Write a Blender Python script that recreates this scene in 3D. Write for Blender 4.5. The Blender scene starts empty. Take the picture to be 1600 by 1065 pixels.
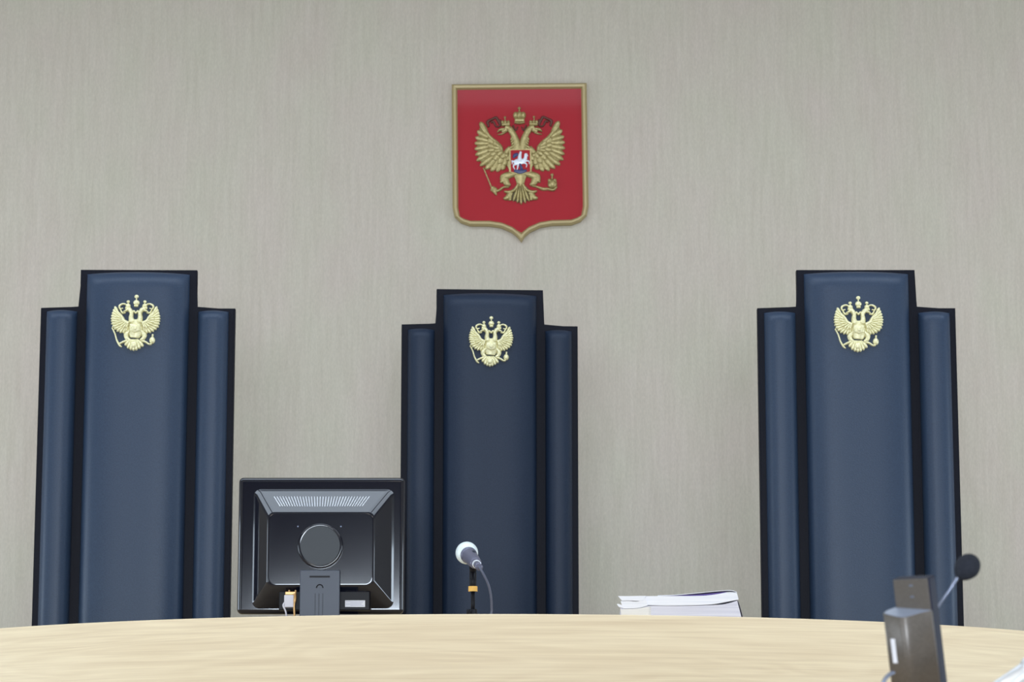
import bpy, bmesh, math, random
from mathutils import Vector, Matrix
random.seed(4)
S = bpy.context.scene
C = S.collection
PI = math.pi

# ------------------------------------------------------------------ camera
F = 4400.0                      # focal length in pixels of the 1600 px frame
PITCH = math.radians(9.8947)
CZ = 1.15
cam = bpy.data.cameras.new('camera')
cam.sensor_width = 36.0
cam.lens = F / 1600 * 36.0
cam.clip_start = 0.05
cam.dof.use_dof = True
cam.dof.focus_distance = 7.5
cam.dof.aperture_fstop = 9.0
co = bpy.data.objects.new('camera', cam)
co.location = (0, 0, CZ)
co.rotation_euler = (PI / 2 + PITCH, 0, 0)
C.objects.link(co)
S.camera = co

# ------------------------------------------------------------------ colour management, world
S.view_settings.view_transform = 'Standard'
S.view_settings.look = 'None'
S.view_settings.gamma = 1.0
S.view_settings.use_curve_mapping = False
S.view_settings.exposure = 0.44
w = bpy.data.worlds.new('world')
S.world = w
w.use_nodes = True
w.node_tree.nodes['Background'].inputs[0].default_value = (0.55, 0.65, 0.8, 1)
w.node_tree.nodes['Background'].inputs[1].default_value = 0.25

# ------------------------------------------------------------------ lights (ceiling panels, unseen daylight windows)
ROOM_X, ROOM_Y0, ROOM_Y1, CEIL = 5.2, -4.0, 9.8, 4.7
DAIS = 0.85


def area(name, loc, rot, sx, sy, power, col):
    l = bpy.data.lights.new(name, 'AREA')
    l.shape = 'RECTANGLE'
    l.size, l.size_y = sx, sy
    l.energy = power
    l.color = col
    o = bpy.data.objects.new(name, l)
    o.location = loc
    o.rotation_euler = rot
    C.objects.link(o)
    return o


LAMPS = [(x, y) for y in (-2.4, -0.2, 2.0) for x in (-2.7, 0.0, 2.7)] + [(-3.2, 7.0), (-0.5, 7.0), (2.2, 7.0)]
for x, y in LAMPS:
    area('ceiling_lamp_light', (x, y, CEIL - 0.075), (0, 0, 0), 1.15 if y < 5 else 2.4, 0.55 if y < 5 else 1.35, 10 if y < 5 else 31, (1.0, 0.87, 0.70) if y < 5 else (0.74, 0.86, 1.0))
WZ = 1.6
WINS = [(-1, -1.5), (-1, 2.2), (-1, 7.3), (1, 2.2), (1, 7.3)]       # side of the room, y
for sx, y in WINS:
    area('window_daylight', (sx * (ROOM_X - 0.06), y, WZ), (0, sx * PI / 2, 0), 1.7, 1.5, 60 if y > 5 else 34, (0.74, 0.87, 1.0))
for x in (-0.9, 0.9):  # unseen frontal windows, centred to brighten the wall between the chairs
    area('window_daylight', (x, ROOM_Y0 + 0.06, 1.75), (PI / 2, 0, 0), 1.5, 1.7, 205, (0.78, 0.88, 1.0))


# ------------------------------------------------------------------ helpers
def ray(x, y):
    u = (x - 800) / F
    v = (532.5 - y) / F
    return Vector((u, math.cos(PITCH) - v * math.sin(PITCH), math.sin(PITCH) + v * math.cos(PITCH)))


def P(x, y, Y):
    r = ray(x, y)
    return r * (Y / r.y) + Vector((0, 0, CZ))


def mat(name, col, rough=0.5, metal=0.0, spec=0.5, coat=0.0, coat_rough=0.05):
    m = bpy.data.materials.new(name)
    m.use_nodes = True
    b = m.node_tree.nodes['Principled BSDF']
    b.inputs['Base Color'].default_value = (*col, 1)
    b.inputs['Roughness'].default_value = rough
    b.inputs['Metallic'].default_value = metal
    b.inputs['Specular IOR Level'].default_value = spec
    b.inputs['Coat Weight'].default_value = coat
    b.inputs['Coat Roughness'].default_value = coat_rough
    return m


def N(m, t, **kw):
    n = m.node_tree.nodes.new(t)
    for k, v in kw.items():
        if k in n.inputs.keys():
            n.inputs[k].default_value = v
        else:
            setattr(n, k, v)
    return n


def L(m, a, b):
    m.node_tree.links.new(a, b)


def noise_mix(m, c1, c2, scale, coord='Object', sc=(1, 1, 1), detail=4, lo=0.3, hi=0.7, rough=0.5):
    """two-colour noise; returns colour socket and factor socket"""
    tc = N(m, 'ShaderNodeTexCoord')
    mp = N(m, 'ShaderNodeMapping')
    mp.inputs['Scale'].default_value = sc
    L(m, tc.outputs[coord], mp.inputs['Vector'])
    n = N(m, 'ShaderNodeTexNoise', Scale=scale, Detail=detail, Roughness=rough)
    L(m, mp.outputs[0], n.inputs['Vector'])
    r = N(m, 'ShaderNodeValToRGB')
    r.color_ramp.elements[0].position = lo
    r.color_ramp.elements[1].position = hi
    r.color_ramp.elements[0].color = (*c1, 1)
    r.color_ramp.elements[1].color = (*c2, 1)
    L(m, n.outputs[0], r.inputs[0])
    return r.outputs[0], n.outputs[0]


def bump(m, fac, strength, dist):
    b = N(m, 'ShaderNodeBump', Strength=strength, Distance=dist)
    L(m, fac, b.inputs['Height'])
    L(m, b.outputs[0], m.node_tree.nodes['Principled BSDF'].inputs['Normal'])


def mul(m, a, b, f=1.0):
    n = N(m, 'ShaderNodeMix', data_type='RGBA', blend_type='MULTIPLY')
    n.inputs[0].default_value = f
    L(m, a, n.inputs[6])
    L(m, b, n.inputs[7])
    return n.outputs[2]


def obj(name, bm, m, parent=None, smooth=False, loc=None, wn=0):
    me = bpy.data.meshes.new(name)
    bmesh.ops.recalc_face_normals(bm, faces=bm.faces)
    bm.to_mesh(me)
    bm.free()
    me.materials.append(m)
    if smooth:
        for p in me.polygons:
            p.use_smooth = True
    o = bpy.data.objects.new(name, me)
    C.objects.link(o)
    if wn:
        me.set_sharp_from_angle(angle=math.radians(wn))
        o.modifiers.new('weighted', 'WEIGHTED_NORMAL').keep_sharp = True
    if parent:
        o.parent = parent
    if loc:
        o.location = loc
    return o


def tag(o, label=None, cat=None, group=None, kind=None):
    if label: o['label'] = label
    if cat: o['category'] = cat
    if group: o['group'] = group
    if kind: o['kind'] = kind
    return o


def empty(name, loc, label, cat, group=None, rot=(0, 0, 0)):
    o = bpy.data.objects.new(name, None)
    o.empty_display_size = 0.1
    C.objects.link(o)
    o.location = loc
    o.rotation_euler = rot
    return tag(o, label, cat, group)


def box(bm, x0, x1, y0, y1, z0, z1, bev=0.0, seg=2):
    r = bmesh.ops.create_cube(bm, size=1)
    for v in r['verts']:
        v.co = Vector(((x0 + x1) / 2 + v.co.x * (x1 - x0), (y0 + y1) / 2 + v.co.y * (y1 - y0), (z0 + z1) / 2 + v.co.z * (z1 - z0)))
    if bev:
        es = list({e for v in r['verts'] for e in v.link_edges})
        bmesh.ops.bevel(bm, geom=es, offset=bev, segments=seg, affect='EDGES', profile=0.5)


def bx(*a, **k):
    bm = bmesh.new()
    box(bm, *a, **k)
    return bm


def tube(bm, pts, rad, seg=16, caps=True):
    """swept round tube; rad is a number or one per point"""
    pts = [Vector(p) for p in pts]
    if not hasattr(rad, '__len__'):
        rad = [rad] * len(pts)
    rings = []
    ref = None
    for i, p in enumerate(pts):
        t = (pts[min(i + 1, len(pts) - 1)] - pts[max(i - 1, 0)]).normalized()
        if ref is None:
            ref = Vector((0, 1, 0)) if abs(t.y) < 0.9 else Vector((1, 0, 0))
        a = (ref - t * ref.dot(t)).normalized()
        ref = a
        b = t.cross(a)
        rings.append([bm.verts.new(p + (a * math.cos(k * 2 * PI / seg) + b * math.sin(k * 2 * PI / seg)) * rad[i]) for k in range(seg)])
    for r0, r1 in zip(rings, rings[1:]):
        for k in range(seg):
            bm.faces.new((r0[k], r0[(k + 1) % seg], r1[(k + 1) % seg], r1[k]))
    if caps:
        bm.faces.new(rings[0])
        bm.faces.new(rings[-1])


def tb(*a, **k):
    bm = bmesh.new()
    tube(bm, *a, **k)
    return bm


def smooth_path(pts, n=6):
    """Catmull-Rom through the points (tuples of any length)"""
    out = []
    P_ = [pts[0]] + list(pts) + [pts[-1]]
    for i in range(1, len(P_) - 2):
        for k in range(n):
            t = k / n
            out.append(tuple(0.5 * (2 * b + (c - a) * t + (2 * a - 5 * b + 4 * c - d) * t * t + (3 * b - a - 3 * c + d) * t ** 3)
                             for a, b, c, d in zip(P_[i - 1], P_[i], P_[i + 1], P_[i + 2])))
    out.append(tuple(pts[-1]))
    return out


def prism_xz(bm, poly, y0, y1, inset=0.0, rise=0.0):
    """outline in x,z extruded from y1 (back) to y0 (front); optional chamfered front"""
    n = len(poly)
    back = [bm.verts.new((x, y1, z)) for x, z in poly]
    front = [bm.verts.new((x, y0, z)) for x, z in poly]
    for i in range(n):
        bm.faces.new((back[i], back[(i + 1) % n], front[(i + 1) % n], front[i]))
    bm.faces.new(back)
    f = bm.faces.new(front)
    if inset:
        bmesh.ops.recalc_face_normals(bm, faces=bm.faces)
        bmesh.ops.inset_region(bm, faces=[f], thickness=inset, depth=rise, use_even_offset=True)


def lobe(bm, pts, widths, h, y0, n=8):
    """raised leaf, feather or limb on a relief: half-ellipse section swept along a 2-D line (x, z), back at y0"""
    pts = [Vector((p[0], 0, p[1])) for p in pts]
    rings = []
    for i, p in enumerate(pts):
        t = (pts[min(i + 1, len(pts) - 1)] - pts[max(i - 1, 0)]).normalized()
        s = Vector((t.z, 0, -t.x))
        wd = widths[i]
        hh = h * min(1.0, 0.35 + wd / max(widths))
        rings.append([bm.verts.new(p + s * (wd * 0.5 * math.cos(PI * k / n)) + Vector((0, y0 - hh * math.sin(PI * k / n), 0))) for k in range(n + 1)])
    for a, b in zip(rings, rings[1:]):
        for k in range(n):
            bm.faces.new((a[k], a[k + 1], b[k + 1], b[k]))
        bm.faces.new((a[0], b[0], b[n], a[n]))
    bm.faces.new(rings[0])
    bm.faces.new(rings[-1])


def leaf(bm, a, b, w0, w1, h, y0, bend=0.0):
    """tapered feather from root a to rounded tip b"""
    a = Vector(a); b = Vector(b)
    d = b - a
    s = Vector((-d.y, d.x)) * bend
    prof = [(0, w0 * 0.6), (0.25, w0), (0.55, w1), (0.82, w1 * 0.92), (0.94, w1 * 0.6), (1.0, w1 * 0.12)]
    lobe(bm, [tuple(a + d * t + s * math.sin(PI * t)) for t, _ in prof], [q for _, q in prof], h, y0)


def dome(bm, c, rx, rz, h, y0, seg=20, rings=6):
    cx, cz = c
    R_ = []
    for i in range(rings):
        t = i / rings * PI / 2
        R_.append([bm.verts.new((cx + rx * math.cos(t) * math.cos(k * 2 * PI / seg), y0 - h * math.sin(t), cz + rz * math.cos(t) * math.sin(k * 2 * PI / seg))) for k in range(seg)])
    top = bm.verts.new((cx, y0 - h, cz))
    for a, b in zip(R_, R_[1:]):
        for k in range(seg):
            bm.faces.new((a[k], a[(k + 1) % seg], b[(k + 1) % seg], b[k]))
    for k in range(seg):
        bm.faces.new((R_[-1][k], R_[-1][(k + 1) % seg], top))
    bm.faces.new(R_[0])


def sphere(bm, c, r, sz=1.0, seg=32, rings=20, rot=None):
    M = Matrix.Translation(Vector(c))
    if rot: M = M @ rot
    bmesh.ops.create_uvsphere(bm, u_segments=seg, v_segments=rings, radius=r, matrix=M @ Matrix.Diagonal((1, 1, sz, 1)))


# ------------------------------------------------------------------ materials
# woven wall covering
m_wall = mat('wall_covering', (0.5, 0.47, 0.4), 0.85, spec=0.2)
c1, f1 = noise_mix(m_wall, (0.505, 0.445, 0.368), (0.58, 0.518, 0.438), 1.0, sc=(70, 1, 5), detail=5, lo=0.25, hi=0.75, rough=0.65)
c2, f2 = noise_mix(m_wall, (0.89, 0.89, 0.89), (1.0, 1.0, 1.0), 1.0, sc=(240, 1, 75), detail=3, lo=0.3, hi=0.7)
c3, f3 = noise_mix(m_wall, (0.97, 1.0, 0.965), (1.0, 0.975, 0.99), 1.0, sc=(5, 1, 3), detail=2)
L(m_wall, mul(m_wall, mul(m_wall, c1, c2), c3), m_wall.node_tree.nodes['Principled BSDF'].inputs['Base Color'])
bump(m_wall, f2, 0.25, 0.002)
m_side = mat('painted_wall', (0.52, 0.49, 0.42), 0.8, spec=0.2)
cs, fs = noise_mix(m_side, (0.49, 0.46, 0.39), (0.54, 0.51, 0.44), 3.0)
L(m_side, cs, m_side.node_tree.nodes['Principled BSDF'].inputs['Base Color'])
m_panel = mat('dark_wood_panelling', (0.05, 0.03, 0.02), 0.6)
cs, fs = noise_mix(m_panel, (0.035, 0.022, 0.015), (0.06, 0.037, 0.024), 1.0, sc=(30, 1, 2))
L(m_panel, cs, m_panel.node_tree.nodes['Principled BSDF'].inputs['Base Color'])
m_ceil = mat('ceiling_white', (0.78, 0.78, 0.76), 0.9)
cs, fs = noise_mix(m_ceil, (0.46, 0.44, 0.40), (0.5, 0.48, 0.44), 30.0)
L(m_ceil, cs, m_ceil.node_tree.nodes['Principled BSDF'].inputs['Base Color'])
m_floor = mat('grey_carpet', (0.2, 0.2, 0.22), 0.9)
cs, fs = noise_mix(m_floor, (0.20, 0.18, 0.16), (0.30, 0.27, 0.24), 120.0)
L(m_floor, cs, m_floor.node_tree.nodes['Principled BSDF'].inputs['Base Color'])
m_white = mat('white_paint', (0.75, 0.75, 0.73), 0.5)
m_glass = mat('window_glass', (0.7, 0.8, 0.9), 0.05)


def wood(name, c_lo, c_hi, coord):
    m = mat(name, c_hi, 0.5, spec=0.3)
    tc = N(m, 'ShaderNodeTexCoord')
    mp = N(m, 'ShaderNodeMapping')
    mp.inputs['Scale'].default_value = (0.55, 7.0, 7.0)
    L(m, tc.outputs[coord], mp.inputs['Vector'])
    big = N(m, 'ShaderNodeTexNoise', Scale=1.6, Detail=2.0, Roughness=0.45, Distortion=0.5)
    L(m, mp.outputs[0], big.inputs['Vector'])
    k = N(m, 'ShaderNodeMath', operation='MULTIPLY')           # growth rings: contour lines of a stretched noise
    k.inputs[1].default_value = 26.0
    L(m, big.outputs[0], k.inputs[0])
    s = N(m, 'ShaderNodeMath', operation='SINE')
    k2 = N(m, 'ShaderNodeMath', operation='MULTIPLY')
    k2.inputs[1].default_value = 3.2
    L(m, k.outputs[0], k2.inputs[0])
    L(m, k2.outputs[0], s.inputs[0])
    ms = N(m, 'ShaderNodeMapRange')
    ms.inputs['From Min'].default_value = -1
    L(m, s.outputs[0], ms.inputs['Value'])
    mp2 = N(m, 'ShaderNodeMapping')
    mp2.inputs['Scale'].default_value = (4, 230, 230)
    L(m, tc.outputs[coord], mp2.inputs['Vector'])
    fine = N(m, 'ShaderNodeTexNoise', Scale=1.0, Detail=4.0, Roughness=0.6)
    L(m, mp2.outputs[0], fine.inputs['Vector'])
    mp3 = N(m, 'ShaderNodeMapping')
    mp3.inputs['Scale'].default_value = (1.2, 60, 60)
    L(m, tc.outputs[coord], mp3.inputs['Vector'])
    mid = N(m, 'ShaderNodeTexNoise', Scale=1.0, Detail=3.0, Roughness=0.6)
    L(m, mp3.outputs[0], mid.inputs['Vector'])
    a = N(m, 'ShaderNodeMath', operation='MULTIPLY')
    a.inputs[1].default_value = 0.09
    L(m, ms.outputs[0], a.inputs[0])
    b = N(m, 'ShaderNodeMath', operation='MULTIPLY_ADD')
    b.inputs[1].default_value = 0.5
    L(m, fine.outputs[0], b.inputs[0])
    L(m, a.outputs[0], b.inputs[2])
    c = N(m, 'ShaderNodeMath', operation='MULTIPLY_ADD')
    c.inputs[1].default_value = 0.55
    L(m, mid.outputs[0], c.inputs[0])
    L(m, b.outputs[0], c.inputs[2])
    r = N(m, 'ShaderNodeValToRGB')
    r.color_ramp.elements[0].position = 0.38
    r.color_ramp.elements[1].position = 0.86
    r.color_ramp.elements[0].color = (*c_hi, 1)
    r.color_ramp.elements[1].color = (*c_lo, 1)
    L(m, c.outputs[0], r.inputs[0])
    L(m, r.outputs[0], m.node_tree.nodes['Principled BSDF'].inputs['Base Color'])
    return m


m_oak = wood('light_oak', (0.64, 0.49, 0.32), (0.83, 0.69, 0.475), 'UV')
m_oak2 = wood('light_oak_top', (0.58, 0.41, 0.22), (0.76, 0.60, 0.37), 'Object')

m_leather = mat('navy_black_leather', (0.03, 0.042, 0.07), 0.44, spec=0.33)
cs, fs = noise_mix(m_leather, (0.019, 0.034, 0.066), (0.026, 0.045, 0.083), 260.0, detail=3)
L(m_leather, cs, m_leather.node_tree.nodes['Principled BSDF'].inputs['Base Color'])
bump(m_leather, fs, 0.35, 0.0012)
m_leather2 = mat('black_leather', (0.015, 0.02, 0.035), 0.5, spec=0.28)
cs, fs = noise_mix(m_leather2, (0.008, 0.017, 0.038), (0.013, 0.024, 0.049), 260.0, detail=3)
L(m_leather2, cs, m_leather2.node_tree.nodes['Principled BSDF'].inputs['Base Color'])
bump(m_leather2, fs, 0.35, 0.0012)
m_frame = mat('black_vinyl', (0.004, 0.005, 0.010), 0.5, spec=0.12)
cs, fs = noise_mix(m_frame, (0.0035, 0.004, 0.009), (0.006, 0.007, 0.014), 200.0)
L(m_frame, cs, m_frame.node_tree.nodes['Principled BSDF'].inputs['Base Color'])
m_gold = mat('pale_gold', (0.80, 0.72, 0.40), 0.4, metal=0.25)
cs, fs = noise_mix(m_gold, (0.68, 0.62, 0.32), (0.88, 0.85, 0.58), 260.0, detail=2)
L(m_gold, cs, m_gold.node_tree.nodes['Principled BSDF'].inputs['Base Color'])
m_gold2 = mat('antique_gold', (0.42, 0.32, 0.12), 0.42, metal=0.45)
cs, fs = noise_mix(m_gold2, (0.32, 0.25, 0.095), (0.50, 0.41, 0.19), 130.0, detail=2)
L(m_gold2, cs, m_gold2.node_tree.nodes['Principled BSDF'].inputs['Base Color'])
m_gold3 = mat('dark_gold', (0.07, 0.05, 0.02), 0.5, metal=0.4)
m_border = mat('dull_gold_paint', (0.40, 0.31, 0.15), 0.45, metal=0.25)
m_red = mat('red_gloss', (0.36, 0.010, 0.018), 0.4, spec=0.15, coat=0.2, coat_rough=0.06)
m_ribbon = mat('dark_ribbon', (0.11, 0.03, 0.02), 0.5, metal=0.2)
m_dark = mat('dark_blue_enamel', (0.02, 0.03, 0.12), 0.3)
m_silver = mat('silver_enamel', (0.66, 0.68, 0.74), 0.35, metal=0.2)
m_gloss = mat('glossy_black_plastic', (0.004, 0.005, 0.012), 0.1, spec=0.4, coat=0.4, coat_rough=0.04)
m_mattblk = mat('matt_black_plastic', (0.035, 0.045, 0.07), 0.42, spec=0.5)
m_black = mat('black_metal', (0.006, 0.006, 0.009), 0.45, spec=0.2)
m_hub = mat('satin_black_plastic', (0.022, 0.028, 0.036), 0.5)
m_screen = mat('screen_dark', (0.02, 0.02, 0.025), 0.25)
m_label = mat('label_paper', (0.75, 0.76, 0.82), 0.6)
m_labelprint = mat('label_print', (0.28, 0.28, 0.42), 0.6)
m_plug = mat('plug_white', (0.62, 0.6, 0.66), 0.5)
m_brass = mat('brass_screw', (0.55, 0.33, 0.14), 0.35, metal=0.6)
m_grille = mat('microphone_grille', (0.78, 0.85, 0.86), 0.5, metal=0.3)
vor = N(m_grille, 'ShaderNodeTexVoronoi', Scale=650.0)
tcg = N(m_grille, 'ShaderNodeTexCoord')
L(m_grille, tcg.outputs['Object'], vor.inputs['Vector'])
bump(m_grille, vor.outputs['Distance'], 0.3, 0.0008)
m_micbody = mat('grey_metal_body', (0.14, 0.14, 0.20), 0.4, metal=0.3)
m_orange = mat('orange_band', (0.82, 0.47, 0.10), 0.4)
m_cable = mat('grey_cable', (0.09, 0.10, 0.15), 0.35)
m_foam = mat('foam_windscreen', (0.022, 0.025, 0.036), 0.95, spec=0.2)
cs, fs = noise_mix(m_foam, (0.016, 0.019, 0.028), (0.03, 0.034, 0.046), 420.0)
L(m_foam, cs, m_foam.node_tree.nodes['Principled BSDF'].inputs['Base Color'])
bump(m_foam, fs, 0.5, 0.001)
m_unit = mat('grey_brown_plastic', (0.12, 0.11, 0.10), 0.38, metal=0.5)
cs, fs = noise_mix(m_unit, (0.125, 0.112, 0.10), (0.155, 0.14, 0.128), 300.0)
L(m_unit, cs, m_unit.node_tree.nodes['Principled BSDF'].inputs['Base Color'])
m_ledge = mat('blue_grey_plastic', (0.24, 0.28, 0.37), 0.4)  # overhead light on the ledge, painted into the colour
m_navy = mat('navy_plastic', (0.012, 0.014, 0.032), 0.6, spec=0.15)
m_steel = mat('blue_grey_steel', (0.22, 0.25, 0.34), 0.3, metal=0.7)
m_chrome = mat('bright_metal', (0.85, 0.88, 0.93), 0.38, metal=0.6)
m_violet = mat('violet_paper', (0.09, 0.05, 0.26), 0.6)  # shade of the gap between the pages, as a colour


def paper(name, c_lo, c_hi):
    m = mat(name, c_hi, 0.7, spec=0.2)
    cs, fs = noise_mix(m, c_lo, c_hi, 1.0, sc=(3, 3, 700), detail=3, lo=0.35, hi=0.6)
    L(m, cs, m.node_tree.nodes['Principled BSDF'].inputs['Base Color'])
    return m


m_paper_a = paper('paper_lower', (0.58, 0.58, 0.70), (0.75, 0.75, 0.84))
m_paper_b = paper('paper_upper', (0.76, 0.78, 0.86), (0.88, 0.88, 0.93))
m_paper_c = paper('paper_old', (0.70, 0.68, 0.66), (0.84, 0.82, 0.80))

# ------------------------------------------------------------------ the room
tag(obj('wall_back', bx(-ROOM_X, ROOM_X, ROOM_Y1, ROOM_Y1 + 0.15, 0, CEIL), m_wall), 'beige woven wall covering with fine vertical threads', kind='structure')
tag(obj('wall_left', bx(-ROOM_X - 0.15, -ROOM_X, ROOM_Y0, ROOM_Y1, 0, CEIL), m_side), kind='structure')
tag(obj('wall_right', bx(ROOM_X, ROOM_X + 0.15, ROOM_Y0, ROOM_Y1, 0, CEIL), m_side), kind='structure')
tag(obj('wall_front', bx(-ROOM_X, ROOM_X, ROOM_Y0 - 0.15, ROOM_Y0, 0, CEIL), m_panel), kind='structure')
tag(obj('floor', bx(-ROOM_X, ROOM_X, ROOM_Y0, ROOM_Y1, -0.1, 0), m_floor), kind='structure')
tag(obj('ceiling', bx(-ROOM_X, ROOM_X, ROOM_Y0, ROOM_Y1, CEIL, CEIL + 0.1), m_ceil), kind='structure')
tag(obj('floor_dais', bx(-3.2, 3.2, 6.4, ROOM_Y1, 0, DAIS), m_floor), kind='structure')
tag(obj('baseboard_back', bx(-3.2, 3.2, ROOM_Y1 - 0.02, ROOM_Y1, DAIS, DAIS + 0.09), m_oak2), kind='structure')


def window(n, loc, rz):
    o = bpy.data.objects.new('window_%d' % n, None)
    C.objects.link(o)
    o.location = loc
    o.rotation_euler = (0, 0, rz)
    o['kind'] = 'structure'
    bm = bmesh.new()
    for a in ((-0.85, 0.85, -0.03, 0.03, -0.98, -0.9), (-0.85, 0.85, -0.03, 0.03, 0.9, 0.98), (-0.85, -0.77, -0.03, 0.03, -0.9, 0.9),
              (0.77, 0.85, -0.03, 0.03, -0.9, 0.9), (-0.03, 0.03, -0.02, 0.03, -0.9, 0.9)):
        box(bm, *a)
    obj('window_frame', bm, m_white, o)
    obj('pane', bx(-0.77, 0.77, 0.0, 0.01, -0.9, 0.9), m_glass, o)


for i, (sx, y) in enumerate(WINS):
    window(i + 1, (sx * (ROOM_X - 0.03), y, WZ), -sx * PI / 2)
dr = bpy.data.objects.new('door_1', None)  # unseen door, added as a pale surface for gloss reflections
C.objects.link(dr)
dr.location = (-3.3, ROOM_Y0, 0)
dr['kind'] = 'structure'
obj('door_leaf', bx(-0.5, 0.5, 0.0, 0.05, 0, 3.05), m_side, dr)
obj('door_frame', bx(-0.58, -0.5, 0.0, 0.07, 0, 3.13), m_oak2, dr)
obj('door_frame', bx(0.5, 0.58, 0.0, 0.07, 0, 3.13), m_oak2, dr)
window(6, (0.9, ROOM_Y0 + 0.03, 1.75), PI)  # unseen windows that go with the added frontal lights
window(7, (-0.9, ROOM_Y0 + 0.03, 1.75), PI)

for i, (x, y) in enumerate(LAMPS):
    t = empty('ceiling_light', (x, y, CEIL), 'flat white ceiling light panel, out of view overhead', 'ceiling light', 'ceiling light panels')
    hw, hd = (0.58, 0.28) if y < 5 else (1.22, 0.69)
    bm = bmesh.new()
    for a in ((-hw - 0.04, hw + 0.04, -hd - 0.04, -hd), (-hw - 0.04, hw + 0.04, hd, hd + 0.04), (-hw - 0.04, -hw, -hd, hd), (hw, hw + 0.04, -hd, hd)):
        box(bm, *a, -0.07, 0)
    obj('lamp_housing', bm, m_white, t)
    obj('diffuser', bx(-hw, hw, -hd, hd, -0.03, 0), m_white, t)
    if y > 5:
        t['label'] = 'large luminous ceiling panel above the judges bench, out of view'
        t['group'] = 'large ceiling panels'

# ------------------------------------------------------------------ curved judges' bench
ZB = 1.685
BC = Vector((-0.041, 9.023, 0))
BR = 2.009
bench = empty('judges_bench', (BC.x, BC.y - BR, DAIS), 'long curved light oak judges bench with horizontal grain across the foreground', 'bench')


def arc(r, a):
    return (BC.x + r * math.sin(a) - bench.location.x, BC.y - r * math.cos(a) - bench.location.y)


bm = bmesh.new()
uvl = bm.loops.layers.uv.new('UVMap')
NA = 160
A0 = math.radians(88)
cols = []
prof = [(0.0, 0.0), (0.0, ZB - DAIS - 0.003), (-0.003, ZB - DAIS), (-0.022, ZB - DAIS), (-0.022, 0.0)]
for i in range(NA + 1):
    a = -A0 + 2 * A0 * i / NA
    cols.append([bm.verts.new((*arc(BR + dr, a), z)) for dr, z in prof])
for i in range(NA):
    for k in range(len(prof)):
        k2 = (k + 1) % len(prof)
        f = bm.faces.new((cols[i][k], cols[i + 1][k], cols[i + 1][k2], cols[i][k2]))
        for lp, (ii, kk) in zip(f.loops, ((i, k), (i + 1, k), (i + 1, k2), (i, k2))):
            s = (-A0 + 2 * A0 * ii / NA) * BR
            lp[uvl].uv = (s + 10, prof[kk][1] + prof[kk][0] + 3)
bm.faces.new(cols[0])
bm.faces.new(cols[-1])
o = obj('front_panel', bm, m_oak, bench)
for p in o.data.polygons:
    p.use_smooth = abs(p.normal.z) < 0.2
bm = bmesh.new()
rows = []
for i in range(NA + 1):
    a = -A0 + 2 * A0 * i / NA
    rows.append([bm.verts.new((*arc(r, a), z)) for r, z in ((BR - 0.0225, ZB - DAIS - 0.001), (BR - 0.0225, ZB - DAIS - 0.03), (1.36, ZB - DAIS - 0.03), (1.36, ZB - DAIS - 0.001))])
for i in range(NA):
    for k in range(4):
        bm.faces.new((rows[i][k], rows[i + 1][k], rows[i + 1][(k + 1) % 4], rows[i][(k + 1) % 4]))
bm.faces.new(rows[0])
bm.faces.new(rows[-1])
obj('desktop', bm, m_oak2, bench)


# ------------------------------------------------------------------ pillow for the throne cushions
def pillow(x0, x1, z0, z1, d, y_back, n_exp, top_roll, crown=0.006, nu=28, nv=44):
    """upholstered pad: flat back at y_back, front swelling by d towards -y, rolled over at the top"""
    bm = bmesh.new()
    W_, H = x1 - x0, z1 - z0
    g = []
    vs = [1 - (1 - j / (nv * 0.5)) ** 2 for j in range(nv // 2)] 
    vv = []
    for j in range(nv + 1):
        t = j / nv
        # dense near the top: distance from the top
        vv.append(H * (1 - (t ** 2.2)))      # z from top(H) down to 0
    for j, hz in enumerate(vv):
        row = []
        dist = H - hz                        # distance below the top
        tt = min(1.0, dist / top_roll)
        db = min(1.0, hz / 0.02)
        ft = (1 - (1 - tt) ** 2) ** 0.5 * (0.4 + 0.6 * db)
        for i in range(nu + 1):
            u = -math.cos(PI * i / nu)       # dense near both sides
            fu = max(0.0, 1 - abs(u) ** n_exp) ** (1 / 2.1)
            bulge = crown * (1 - u * u) * max(0.0, 1 - dist / 0.05)
            row.append(bm.verts.new((x0 + W_ * (u + 1) / 2, y_back - d * (0.04 + 0.96 * fu * ft), z0 + hz + bulge)))
        g.append(row)
    for j in range(nv):
        for i in range(nu):
            bm.faces.new((g[j][i], g[j][i + 1], g[j + 1][i + 1], g[j + 1][i]))
    edge = [g[0][i] for i in range(nu + 1)] + [g[j][nu] for j in range(1, nv + 1)] + [g[nv][i] for i in range(nu - 1, -1, -1)] + [g[j][0] for j in range(nv - 1, 0, -1)]
    back = [bm.verts.new((v.co.x, y_back, v.co.z)) for v in edge]
    for k in range(len(edge)):
        bm.faces.new((edge[k], edge[(k + 1) % len(edge)], back[(k + 1) % len(edge)], back[k]))
    bm.faces.new(back)
    return bm


# ------------------------------------------------------------------ double-headed eagle badge of the thrones
def bq(x, z):
    """badge coordinates: 106.5 units = 11 px of the photo; centre of the badge at 0,0"""
    return ((x - 505) / 1000.0, (530 - z) / 1000.0)


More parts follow.
